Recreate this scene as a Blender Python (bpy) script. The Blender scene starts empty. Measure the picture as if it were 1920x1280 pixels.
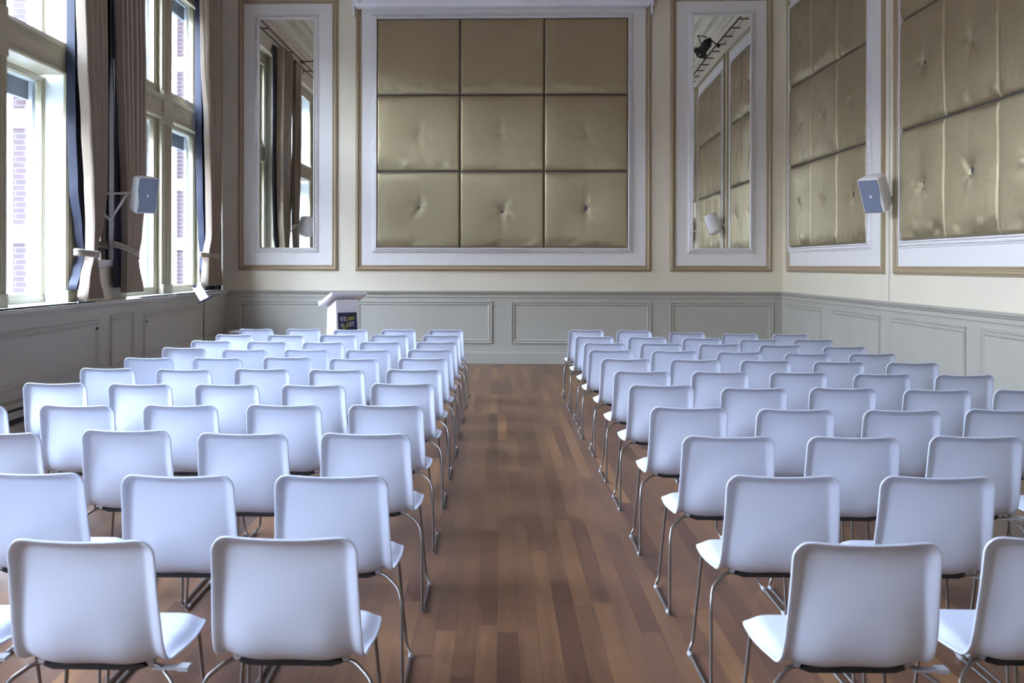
import bpy, math, random
from mathutils import Vector, Matrix
random.seed(7)
D = bpy.data
SC = bpy.context.scene
COL = SC.collection

# ------------------------------------------------------------------ camera
H = 1.57
cam = D.cameras.new('camera'); camo = D.objects.new('camera', cam); COL.objects.link(camo)
cam.sensor_fit = 'HORIZONTAL'; cam.sensor_width = 36.0; cam.lens = 1867.0/1920*36
cam.shift_x = (960-871.1)/1920; cam.shift_y = -(640-498.5)/1920
cam.clip_start = 0.05; cam.clip_end = 300
yaw, pit, rol = math.radians(-1.922), math.radians(-.053), math.radians(.117)
fw = Vector((math.sin(yaw)*math.cos(pit), math.cos(yaw)*math.cos(pit), math.sin(pit)))
rt = Vector((math.cos(yaw), -math.sin(yaw), 0)); up = rt.cross(fw)
r2 = math.cos(rol)*rt + math.sin(rol)*up; u2 = -math.sin(rol)*rt + math.cos(rol)*up
m = Matrix((r2, u2, -fw)).transposed().to_4x4(); m.translation = (0, 0, H)
camo.matrix_world = m
cam.dof.use_dof = True; cam.dof.focus_distance = 8.5; cam.dof.aperture_fstop = 5.6
SC.camera = camo

# ------------------------------------------------------------------ world, exposure
SC.view_settings.view_transform = 'Standard'; SC.view_settings.look = 'None'
SC.view_settings.gamma = 1.0; SC.view_settings.use_curve_mapping = False
SC.view_settings.exposure = 2.9
SC.cycles.max_bounces = 12; SC.cycles.diffuse_bounces = 7; SC.cycles.glossy_bounces = 5
SC.cycles.transparent_max_bounces = 12
w = D.worlds.new('overcast_sky'); SC.world = w; w.use_nodes = True
nt = w.node_tree; nt.nodes.clear()
bg = nt.nodes.new('ShaderNodeBackground'); ow = nt.nodes.new('ShaderNodeOutputWorld')
tc = nt.nodes.new('ShaderNodeTexCoord'); sp = nt.nodes.new('ShaderNodeSeparateXYZ'); cr = nt.nodes.new('ShaderNodeValToRGB')
nt.links.new(tc.outputs['Generated'], sp.inputs[0]); nt.links.new(sp.outputs[2], cr.inputs[0])
cr.color_ramp.elements[0].position = 0.0; cr.color_ramp.elements[0].color = (.80, .88, 1, 1)
cr.color_ramp.elements[1].position = 0.7; cr.color_ramp.elements[1].color = (.55, .69, 1, 1)
nt.links.new(cr.outputs[0], bg.inputs[0]); bg.inputs[1].default_value = 8.5
nt.links.new(bg.outputs[0], ow.inputs[0])

def portal(y0, y1, x):
    l = D.lights.new('window_portal', 'AREA'); l.shape = 'RECTANGLE'; l.size = 4.5; l.size_y = y1-y0
    l.cycles.is_portal = True
    o = D.objects.new('window_portal', l); COL.objects.link(o)
    # local -Z must point to +x
    mm = Matrix(((0, 0, -1), (0, 1, 0), (1, 0, 0))).to_4x4(); mm.translation = (x, (y0+y1)/2, 3.4)
    o.matrix_world = mm
for a, b, x in ((12.0, 15.7, -5.2), (7.5, 10.8, -5.4), (2.8, 6.1, -5.4), (-1.9, 1.4, -5.4)):
    portal(a, b, x)

# ------------------------------------------------------------------ materials
def mat(name, col, rough=.5, metal=0.0, spec=.5, bump=0.0, bscale=60, var=0.0, vscale=3, stretch=(1, 1, 1), emis=None, sheen=0, coat=0):
    m = D.materials.new(name); m.use_nodes = True; t = m.node_tree; b = t.nodes['Principled BSDF']
    b.inputs['Base Color'].default_value = (*col, 1); b.inputs['Roughness'].default_value = rough
    b.inputs['Metallic'].default_value = metal; b.inputs['Specular IOR Level'].default_value = spec
    if sheen: b.inputs['Sheen Weight'].default_value = sheen
    if coat: b.inputs['Coat Weight'].default_value = coat; b.inputs['Coat Roughness'].default_value = .15
    if emis: b.inputs['Emission Color'].default_value = (*emis[0], 1); b.inputs['Emission Strength'].default_value = emis[1]
    if bump or var:
        c = t.nodes.new('ShaderNodeTexCoord'); mp = t.nodes.new('ShaderNodeMapping'); mp.inputs['Scale'].default_value = stretch
        t.links.new(c.outputs['Object'], mp.inputs[0])
    if bump:
        n = t.nodes.new('ShaderNodeTexNoise'); n.inputs['Scale'].default_value = bscale; n.inputs['Detail'].default_value = 3
        t.links.new(mp.outputs[0], n.inputs['Vector'])
        bp = t.nodes.new('ShaderNodeBump'); bp.inputs['Strength'].default_value = bump; bp.inputs['Distance'].default_value = .01
        t.links.new(n.outputs['Fac'], bp.inputs['Height']); t.links.new(bp.outputs[0], b.inputs['Normal'])
    if var:
        n = t.nodes.new('ShaderNodeTexNoise'); n.inputs['Scale'].default_value = vscale; n.inputs['Detail'].default_value = 4
        t.links.new(mp.outputs[0], n.inputs['Vector'])
        r = t.nodes.new('ShaderNodeValToRGB')
        r.color_ramp.elements[0].position = .3; r.color_ramp.elements[1].position = .7
        r.color_ramp.elements[0].color = (*[max(0, x*(1-var)) for x in col], 1); r.color_ramp.elements[1].color = (*[min(1, x*(1+var)) for x in col], 1)
        t.links.new(n.outputs['Fac'], r.inputs[0]); t.links.new(r.outputs[0], b.inputs['Base Color'])
    return m

M = {}
M['cream'] = mat('cream_wall_paint', (.68, .61, .465), .55, bump=.08, bscale=25, var=.02, vscale=1.5)
M['field'] = mat('off_white_paint', (.70, .665, .62), .5, bump=.05, bscale=30)
M['bead'] = mat('white_moulding_paint', (.70, .67, .64), .45)
M['taupe'] = mat('taupe_moulding_paint', (.37, .285, .17), .42, bump=.05, bscale=80)
M['sage'] = mat('grey_green_panelling_paint', (.41, .39, .325), .45, bump=.08, bscale=60, var=.03, vscale=2)
M['wood_w'] = mat('putty_window_paint', (.40, .355, .235), .4, bump=.06, bscale=50)
M['reveal'] = mat('white_reveal_paint', (.60, .61, .58), .4)
M['sill'] = mat('grey_sill_paint', (.45, .45, .40), .22, bump=.04, bscale=20)
M['ceil'] = mat('warm_lit_white_ceiling', (.58, .42, .40), .8)  # pink puts warm light on white plaster into the colour
M['dark'] = mat('dark_gap', (.03, .03, .035), .7)
M['backing'] = mat('charcoal_backing', (.05, .05, .06), .7)
M['shell'] = mat('white_moulded_plastic', (.60, .64, .74), .42, spec=.45, bump=.03, bscale=350)
M['steel'] = mat('satin_steel_tube', (.24, .215, .195), .34, metal=.85)
M['black'] = mat('black_plastic', (.015, .015, .018), .45)
M['link'] = mat('grey_link_plastic', (.36, .36, .38), .5)
M['spk'] = mat('white_speaker_plastic', (.78, .75, .73), .45, bump=.03, bscale=200)
M['grille'] = mat('blue_grey_grille', (.20, .23, .30), .55, metal=.2, bump=.25, bscale=900)
M['bracket'] = mat('off_white_metal', (.60, .55, .50), .5)
M['case'] = mat('white_screen_case', (.80, .77, .80), .4)
M['lectern'] = mat('white_laminate', (.84, .82, .84), .35)
M['paper'] = mat('white_paper', (.85, .85, .88), .7)
M['navy'] = mat('navy_lining', (.006, .008, .024), .6, sheen=.05, bump=.06, bscale=90)
M['bronze'] = mat('dark_bronze', (.05, .035, .025), .4, metal=.7)
M['stone'] = mat('pale_stone', (.72, .70, .68), .8, bump=.1, bscale=30)
M['outwhite'] = mat('white_outer_joinery', (.45, .48, .50), .4)
M['shade'] = mat('dark_blind_box', (.10, .11, .12), .6)
M['roof'] = mat('slate_roof', (.10, .12, .16), .8, bump=.3, bscale=6)
M['render_wall'] = mat('pale_render', (.55, .57, .62), .9)
M['asphalt'] = mat('street_paving', (.10, .10, .09), .95, bump=.2, bscale=8)
M['teal'] = mat('teal_sign', (.05, .25, .27), .5)
M['yellow'] = mat('yellow_print', (.60, .48, .06), .6)
M['whitep'] = mat('white_print', (.62, .62, .68), .6)
M['greenp'] = mat('green_print', (.05, .16, .07), .6)
M['box_w'] = mat('white_box_paint', (.68, .68, .70), .5)

def beige():
    m = mat('beige_curtain_cloth', (.30, .232, .165), .75, spec=.25, sheen=.5, bump=.12, bscale=160, stretch=(1, 1, .3))
    return m
M['beige'] = beige()

def mirror():
    m = D.materials.new('mirror_glass'); m.use_nodes = True; b = m.node_tree.nodes['Principled BSDF']
    b.inputs['Base Color'].default_value = (.86, .88, .86, 1); b.inputs['Metallic'].default_value = 1; b.inputs['Roughness'].default_value = .01
    return m
M['mirror'] = mirror()

def glass():
    m = D.materials.new('window_glass'); m.use_nodes = True; t = m.node_tree; t.nodes.clear()
    o = t.nodes.new('ShaderNodeOutputMaterial'); mx = t.nodes.new('ShaderNodeMixShader'); tr = t.nodes.new('ShaderNodeBsdfTransparent')
    gl = t.nodes.new('ShaderNodeBsdfGlossy'); gl.inputs['Roughness'].default_value = .02; fr = t.nodes.new('ShaderNodeFresnel'); fr.inputs[0].default_value = 1.2
    tr.inputs[0].default_value = (.93, .96, .97, 1)
    t.links.new(fr.outputs[0], mx.inputs[0]); t.links.new(tr.outputs[0], mx.inputs[1]); t.links.new(gl.outputs[0], mx.inputs[2]); t.links.new(mx.outputs[0], o.inputs[0])
    return m
M['glass'] = glass()

def brick():
    m = D.materials.new('red_brick'); m.use_nodes = True; t = m.node_tree; b = t.nodes['Principled BSDF']; b.inputs['Roughness'].default_value = .9
    c = t.nodes.new('ShaderNodeTexCoord'); s = t.nodes.new('ShaderNodeSeparateXYZ'); a = t.nodes.new('ShaderNodeMath'); a.operation = 'ADD'
    t.links.new(c.outputs['Object'], s.inputs[0]); t.links.new(s.outputs[0], a.inputs[0]); t.links.new(s.outputs[1], a.inputs[1])
    cb = t.nodes.new('ShaderNodeCombineXYZ'); t.links.new(a.outputs[0], cb.inputs[0]); t.links.new(s.outputs[2], cb.inputs[1])
    k = t.nodes.new('ShaderNodeTexBrick'); k.inputs['Scale'].default_value = 1; k.inputs['Brick Width'].default_value = .21; k.inputs['Row Height'].default_value = .0625
    k.inputs['Mortar Size'].default_value = .006; k.inputs['Color1'].default_value = (.034, .015, .015, 1); k.inputs['Color2'].default_value = (.026, .013, .014, 1); k.inputs['Mortar'].default_value = (.065, .06, .06, 1)
    t.links.new(cb.outputs[0], k.inputs['Vector']); t.links.new(k.outputs['Color'], b.inputs['Base Color'])
    return m
M['brick'] = brick()

def floor_mat():
    m = D.materials.new('hardwood_floor'); m.use_nodes = True; t = m.node_tree; b = t.nodes['Principled BSDF']
    N = t.nodes.new; Lk = t.links.new
    def math_(op, a, bb=None, c=None):
        n = N('ShaderNodeMath'); n.operation = op
        for i, v in enumerate((a, bb, c)):
            if v is None: continue
            if isinstance(v, (int, float)): n.inputs[i].default_value = v
            else: Lk(v, n.inputs[i])
        return n.outputs[0]
    c = N('ShaderNodeTexCoord'); s = N('ShaderNodeSeparateXYZ'); Lk(c.outputs['Object'], s.inputs[0])
    u = math_('DIVIDE', s.outputs[0], .088); iu = math_('FLOOR', u); fu = math_('FRACT', u)
    wn = N('ShaderNodeTexWhiteNoise'); wn.noise_dimensions = '1D'; Lk(iu, wn.inputs['W'])
    v = math_('ADD', math_('DIVIDE', s.outputs[1], 1.55), math_('MULTIPLY', wn.outputs['Value'], 7.3)); iv = math_('FLOOR', v); fv = math_('FRACT', v)
    cb = N('ShaderNodeCombineXYZ'); Lk(iu, cb.inputs[0]); Lk(iv, cb.inputs[1])
    w2 = N('ShaderNodeTexWhiteNoise'); w2.noise_dimensions = '2D'; Lk(cb.outputs[0], w2.inputs['Vector'])
    rp = N('ShaderNodeValToRGB'); e = rp.color_ramp.elements
    e[0].position = 0; e[0].color = (.105, .048, .026, 1); e[1].position = 1; e[1].color = (.275, .135, .052, 1)
    q = e.new(.45); q.color = (.155, .074, .036, 1); q = e.new(.8); q.color = (.182, .088, .040, 1)
    Lk(w2.outputs['Value'], rp.inputs[0])
    mp = N('ShaderNodeMapping'); mp.inputs['Scale'].default_value = (38, 2.2, 1); Lk(c.outputs['Object'], mp.inputs[0])
    ad = N('ShaderNodeVectorMath'); ad.operation = 'MULTIPLY_ADD'; Lk(w2.outputs['Color'], ad.inputs[0]); ad.inputs[1].default_value = (30, 30, 30); Lk(mp.outputs[0], ad.inputs[2])
    ns = N('ShaderNodeTexNoise'); ns.inputs['Scale'].default_value = 1; ns.inputs['Detail'].default_value = 6; ns.inputs['Roughness'].default_value = .6; Lk(ad.outputs[0], ns.inputs['Vector'])
    g = N('ShaderNodeMapRange'); g.inputs[1].default_value = .3; g.inputs[2].default_value = .7; g.inputs[3].default_value = .78; g.inputs[4].default_value = 1.22; Lk(ns.outputs['Fac'], g.inputs[0])
    big = N('ShaderNodeTexNoise'); big.inputs['Scale'].default_value = .9; big.inputs['Detail'].default_value = 3; Lk(c.outputs['Object'], big.inputs['Vector'])
    gb = N('ShaderNodeMapRange'); gb.inputs[3].default_value = .75; gb.inputs[4].default_value = 1.25; Lk(big.outputs['Fac'], gb.inputs[0])
    # gaps
    eu = math_('MINIMUM', fu, math_('SUBTRACT', 1.0, fu)); ev = math_('MINIMUM', fv, math_('SUBTRACT', 1.0, fv))
    gu = math_('GREATER_THAN', eu, .010); gv = math_('GREATER_THAN', ev, .0012); gap = math_('MULTIPLY', gu, gv)
    gapc = math_('MULTIPLY_ADD', gap, .55, .45)
    f = math_('MULTIPLY', math_('MULTIPLY', g.outputs[0], gb.outputs[0]), gapc)
    mx = N('ShaderNodeVectorMath'); mx.operation = 'SCALE'; Lk(rp.outputs[0], mx.inputs[0]); Lk(f, mx.inputs['Scale'])
    Lk(mx.outputs[0], b.inputs['Base Color'])
    rr = N('ShaderNodeMapRange'); rr.inputs[3].default_value = .28; rr.inputs[4].default_value = .44; Lk(ns.outputs['Fac'], rr.inputs[0]); Lk(rr.outputs[0], b.inputs['Roughness'])
    b.inputs['Specular IOR Level'].default_value = .45
    bp = N('ShaderNodeBump'); bp.inputs['Strength'].default_value = .25; bp.inputs['Distance'].default_value = .002
    h = math_('MULTIPLY_ADD', ns.outputs['Fac'], .3, gap); Lk(h, bp.inputs['Height']); Lk(bp.outputs[0], b.inputs['Normal'])
    return m
M['floor'] = floor_mat()

def satin():
    m = mat('gold_satin_cloth', (.36, .295, .175), .35, metal=.62, spec=.5)
    t = m.node_tree; b = t.nodes['Principled BSDF']
    tg = t.nodes.new('ShaderNodeTangent'); tg.direction_type = 'RADIAL'; tg.axis = 'Z'; t.links.new(tg.outputs[0], b.inputs['Tangent']); b.inputs['Anisotropic'].default_value = .85
    c = t.nodes.new('ShaderNodeTexCoord'); mp = t.nodes.new('ShaderNodeMapping'); mp.inputs['Scale'].default_value = (12, 12, 260)
    n = t.nodes.new('ShaderNodeTexNoise'); n.inputs['Scale'].default_value = 1; n.inputs['Detail'].default_value = 4
    t.links.new(c.outputs['Object'], mp.inputs[0]); t.links.new(mp.outputs[0], n.inputs['Vector'])
    n2 = t.nodes.new('ShaderNodeTexNoise'); n2.inputs['Scale'].default_value = 5; n2.inputs['Detail'].default_value = 3
    t.links.new(c.outputs['Object'], n2.inputs['Vector'])
    ad = t.nodes.new('ShaderNodeMath'); ad.operation = 'MULTIPLY_ADD'; ad.inputs[1].default_value = 6.0
    t.links.new(n2.outputs['Fac'], ad.inputs[0]); t.links.new(n.outputs['Fac'], ad.inputs[2])
    bp = t.nodes.new('ShaderNodeBump'); bp.inputs['Strength'].default_value = .35; bp.inputs['Distance'].default_value = .004
    t.links.new(ad.outputs[0], bp.inputs['Height']); t.links.new(bp.outputs[0], b.inputs['Normal'])
    r = t.nodes.new('ShaderNodeMapRange'); r.inputs[3].default_value = .85; r.inputs[4].default_value = 1.15; t.links.new(n.outputs['Fac'], r.inputs[0])
    sc = t.nodes.new('ShaderNodeVectorMath'); sc.operation = 'SCALE'; sc.inputs[0].default_value = (.36, .295, .175)
    t.links.new(r.outputs[0], sc.inputs['Scale']); t.links.new(sc.outputs[0], b.inputs['Base Color'])
    return m
M['satin'] = satin()

# ------------------------------------------------------------------ mesh helpers
class MB:
    def __init__(s): s.v = []; s.f = []; s.sm = []
    def add(s, vs, fs, smooth=False):
        o = len(s.v); s.v += [tuple(x) for x in vs]; s.f += [tuple(i+o for i in q) for q in fs]; s.sm += [smooth]*len(fs)
        return s
    def box(s, x0, x1, y0, y1, z0, z1):
        x0, x1 = sorted((x0, x1)); y0, y1 = sorted((y0, y1)); z0, z1 = sorted((z0, z1))
        return s.add([(x0, y0, z0), (x1, y0, z0), (x1, y1, z0), (x0, y1, z0), (x0, y0, z1), (x1, y0, z1), (x1, y1, z1), (x0, y1, z1)],
              [(3, 2, 1, 0), (4, 5, 6, 7), (0, 1, 5, 4), (1, 2, 6, 5), (2, 3, 7, 6), (3, 0, 4, 7)])
    def prism(s, poly, z0, z1):      # poly of (x,y), extruded in z
        n = len(poly)
        return s.add([(x, y, z0) for x, y in poly]+[(x, y, z1) for x, y in poly],
              [tuple(reversed(range(n))), tuple(range(n, 2*n))]+[(i, (i+1) % n, n+(i+1) % n, n+i) for i in range(n)])
    def prismf(s, poly, fn, a, b):   # fn(p,q,t)->xyz
        n = len(poly)
        return s.add([fn(p, q, a) for p, q in poly]+[fn(p, q, b) for p, q in poly],
              [tuple(reversed(range(n))), tuple(range(n, 2*n))]+[(i, (i+1) % n, n+(i+1) % n, n+i) for i in range(n)])
    def tube(s, pts, r, n=10, fillet=.02, cap=True):
        P = [Vector(p) for p in pts]; Q = [P[0]]
        for i in range(1, len(P)-1):
            a = (P[i-1]-P[i]); b = (P[i+1]-P[i]); d = min(fillet, a.length*.45, b.length*.45)
            A = P[i]+a.normalized()*d; B = P[i]+b.normalized()*d
            for k in range(6):
                t = k/5; Q.append(A*(1-t)**2+P[i]*2*t*(1-t)+B*t*t)
        Q.append(P[-1])
        T = []
        for i in range(len(Q)):
            d = (Q[min(i+1, len(Q)-1)]-Q[max(i-1, 0)]).normalized(); T.append(d)
        nrm = T[0].orthogonal().normalized(); vs = []
        for i, q in enumerate(Q):
            nrm = (nrm-T[i]*nrm.dot(T[i])).normalized(); bn = T[i].cross(nrm)
            for k in range(n):
                a = 2*math.pi*k/n; vs.append(q+nrm*(r*math.cos(a))+bn*(r*math.sin(a)))
        fs = [(i*n+k, i*n+(k+1) % n, (i+1)*n+(k+1) % n, (i+1)*n+k) for i in range(len(Q)-1) for k in range(n)]
        s.add(vs, fs, True)
        if cap:
            s.add(vs[:n], [tuple(reversed(range(n)))]); s.add(vs[-n:], [tuple(range(n))])
        return s
    def cyl(s, a, b, r, n=16, r2=None):
        a = Vector(a); b = Vector(b); d = (b-a).normalized(); u = d.orthogonal().normalized(); w_ = d.cross(u); r2 = r if r2 is None else r2
        vs = [a+(u*math.cos(2*math.pi*k/n)+w_*math.sin(2*math.pi*k/n))*r for k in range(n)]+[b+(u*math.cos(2*math.pi*k/n)+w_*math.sin(2*math.pi*k/n))*r2 for k in range(n)]
        s.add(vs, [(k, (k+1) % n, n+(k+1) % n, n+k) for k in range(n)], True)
        s.add(vs[:n], [tuple(reversed(range(n)))]); s.add(vs[n:], [tuple(range(n))]); return s
    def grid(s, fn, nu, nv, smooth=True, closed=False):
        vs = [fn(i/nu, j/nv) for j in range(nv+1) for i in range(nu+1)]
        s.add(vs, [(j*(nu+1)+i, j*(nu+1)+i+1, (j+1)*(nu+1)+i+1, (j+1)*(nu+1)+i) for j in range(nv) for i in range(nu)], smooth); return s

def mesh_of(name, mb, m):
    me = D.meshes.new(name); me.from_pydata([tuple(v) for v in mb.v], [], mb.f); me.update()
    me.polygons.foreach_set('use_smooth', mb.sm)
    me.materials.append(m if not isinstance(m, str) else M[m]); return me
def rootmat(o):
    if 'R' in o: pass
    return Matrix.LocRotScale(o.location, o.rotation_euler, None)
def obj(name, mb, m, parent=None, local=False, bevel=0, solid=0, label=None, kind=None, cat=None, group=None, smooth_angle=None):
    me = mesh_of(name, mb, m) if isinstance(mb, MB) else mb
    o = D.objects.new(name, me); COL.objects.link(o)
    if parent is not None:
        o.parent = parent
        if not local:
            mm = rootmat(parent); q = parent.parent
            if q is not None: mm = rootmat(q) @ (parent.matrix_parent_inverse @ mm)
            o.matrix_parent_inverse = mm.inverted()
    if solid:
        s = o.modifiers.new('solid', 'SOLIDIFY'); s.thickness = solid; s.offset = 0
    if bevel:
        b = o.modifiers.new('bevel', 'BEVEL'); b.width = bevel; b.segments = 2; b.limit_method = 'ANGLE'; b.angle_limit = math.radians(40)
    tag(o, label, cat, group, kind)
    return o
def tag(o, label=None, cat=None, group=None, kind=None):
    if label: o['label'] = label
    if cat: o['category'] = cat
    if group: o['group'] = group
    if kind: o['kind'] = kind
def empty(name, loc, rot=(0, 0, 0), **k):
    o = D.objects.new(name, None); COL.objects.link(o); o.location = loc; o.rotation_euler = rot; o.empty_display_size = .1; tag(o, **k); return o
def bake(o):
    dg = bpy.context.evaluated_depsgraph_get(); me = D.meshes.new_from_object(o.evaluated_get(dg)); o.modifiers.clear(); o.data = me
def copy_tree(o, parent=None):
    c = o.copy(); COL.objects.link(c)
    if parent is not None: c.parent = parent
    for ch in list(o.children): copy_tree(ch, c)
    return c
# ------------------------------------------------------------------ room constants
YB = 15.903; XR = 4.495; XL = -4.5; XW = -4.38; YR = -4.2; ZC = 6.9
def back(u, v, w): return (u, YB-w, v)            # u = x
def right(u, v, w): return (XR-w, u, v)           # u = y
def left(u, v, w): return (XL+w, u, v)            # u = y
def leftw(u, v, w): return (XW+w, u, v)

def ring(mb, P, u0, v0, u1, v1, prof):            # prof: (outward offset, height)
    vs = []
    for o, h in prof:
        vs += [P(u0-o, v0-o, h), P(u1+o, v0-o, h), P(u1+o, v1+o, h), P(u0-o, v1+o, h)]
    fs = []
    for i in range(len(prof)-1):
        for k in range(4):
            a = i*4+k; b = i*4+(k+1) % 4; fs.append((a, b, b+4, a+4))
    mb.add(vs, fs)
def pbox(mb, P, u0, u1, v0, v1, w0, w1):
    a = P(u0, v0, w0); b = P(u1, v1, w1); mb.box(a[0], b[0], a[1], b[1], a[2], b[2])
def run(mb, P, u0, u1, prof):                     # horizontal profile (v,w) list
    vs = [P(u0, v, w) for v, w in prof]+[P(u1, v, w) for v, w in prof]; n = len(prof)
    mb.add(vs, [(i, i+1, n+i+1, n+i) for i in range(n-1)])
    mb.add(vs[:n], [tuple(range(n))]); mb.add(vs[n:], [tuple(reversed(range(n)))])

OUT = [(-.045, 0), (-.040, .016), (-.028, .022), (-.018, .010), (-.008, .014), (.004, .038), (.018, .046), (.030, .040), (.036, .024), (.044, .026), (.050, .012), (.052, 0)]
BEADP = [(-.003, .0), (0, .055), (.014, .060), (.018, .042), (.030, .036), (.058, .030), (.066, .020), (.074, .022), (.082, 0)]
def beads(mb, P, u0, v0, u1, v1, off=.045, step=.042):
    def lump(u, v, du, dv):
        a = .013; b = .016
        pts = []
        for k in range(6):
            t = 2*math.pi*k/6; pts.append((u+a*math.cos(t)*(1 if du else 1.15), v+a*math.sin(t)*(1.15 if du else 1)))
        mb.add([P(p, q, .028) for p, q in pts]+[P(u+(p-u)*.6, v+(q-v)*.6, .047) for p, q in pts],
               [(i, (i+1) % 6, 6+(i+1) % 6, 6+i) for i in range(6)]+[tuple(range(6, 12))], True)
    n = int((u1-u0+2*off)/step)
    for i in range(n+1):
        u = u0-off+(u1-u0+2*off)*i/n
        lump(u, v0-off, 1, 0); lump(u, v1+off, 1, 0)
    n = int((v1-v0+2*off)/step)
    for i in range(1, n):
        v = v0-off+(v1-v0+2*off)*i/n
        lump(u0-off, v, 0, 1); lump(u1+off, v, 0, 1)

# ------------------------------------------------------------------ floor, ceiling, walls
f = MB(); f.add([(-5.0, YR, 0), (XR+.1, YR, 0), (XR+.1, YB+.1, 0), (-5.0, YB+.1, 0)], [(0, 1, 2, 3)]); obj('floor', f, 'floor', kind='structure')
c = MB(); c.box(-5.2, XR+.3, YR-.2, YB+.3, ZC, ZC+.2); obj('ceiling', c, 'ceil', kind='structure')
b = MB(); b.box(-5.2, XR+.3, YB, YB+.3, 0, ZC+.1); wall_back = obj('wall_back', b, 'cream', kind='structure')
b = MB(); b.box(XR, XR+.3, YR, YB+.3, 0, ZC+.1); wall_right = obj('wall_right', b, 'cream', kind='structure')
b = MB(); b.box(-5.2, XR+.3, YR-.25, YR, 0, ZC+.1); obj('wall_rear', b, 'taupe', kind='structure')  # out of view, given a dark tone to cut bounced light

# windows: (number, opening y0,y1, front plane, sash plane, outer face, lites at front, lites at sash, glass z)
def wdef(off):
    return dict(o=(7.45+off, 10.76+off), xf=-4.63, xs=-4.93, xo=-5.32, lf=[(7.73+off, 9.03+off), (9.235+off, 10.53+off)], ls=[(7.62+off, 9.05+off), (9.21+off, 10.65+off)], xb=-5.167)
WINS = [dict(o=(11.93, 15.76), xf=-4.66, xs=-4.74, xo=-5.135, lf=[(12.22, 13.66), (14.08, 15.42)], ls=[(12.20, 13.68), (14.05, 15.44)], xb=-4.956),
        wdef(0), wdef(-4.7), wdef(-9.4)]
ZT = 5.62
b = MB()
ys = [YR]+[q for wd in reversed(WINS) for q in wd['o']]+[YB]
for i in range(0, len(ys), 2): b.box(-4.96 if ys[i] > 11 else -5.0, XL, ys[i], ys[i+1], 0, ZC+.1)
for wd in WINS:
    b.box(-5.0, XL, wd['o'][0], wd['o'][1], ZT+.1, ZC+.1); b.box(-4.9, -4.45, wd['o'][0], wd['o'][1], 0, 1.10)
wall_left = obj('wall_left', b, 'cream', kind='structure')

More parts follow.
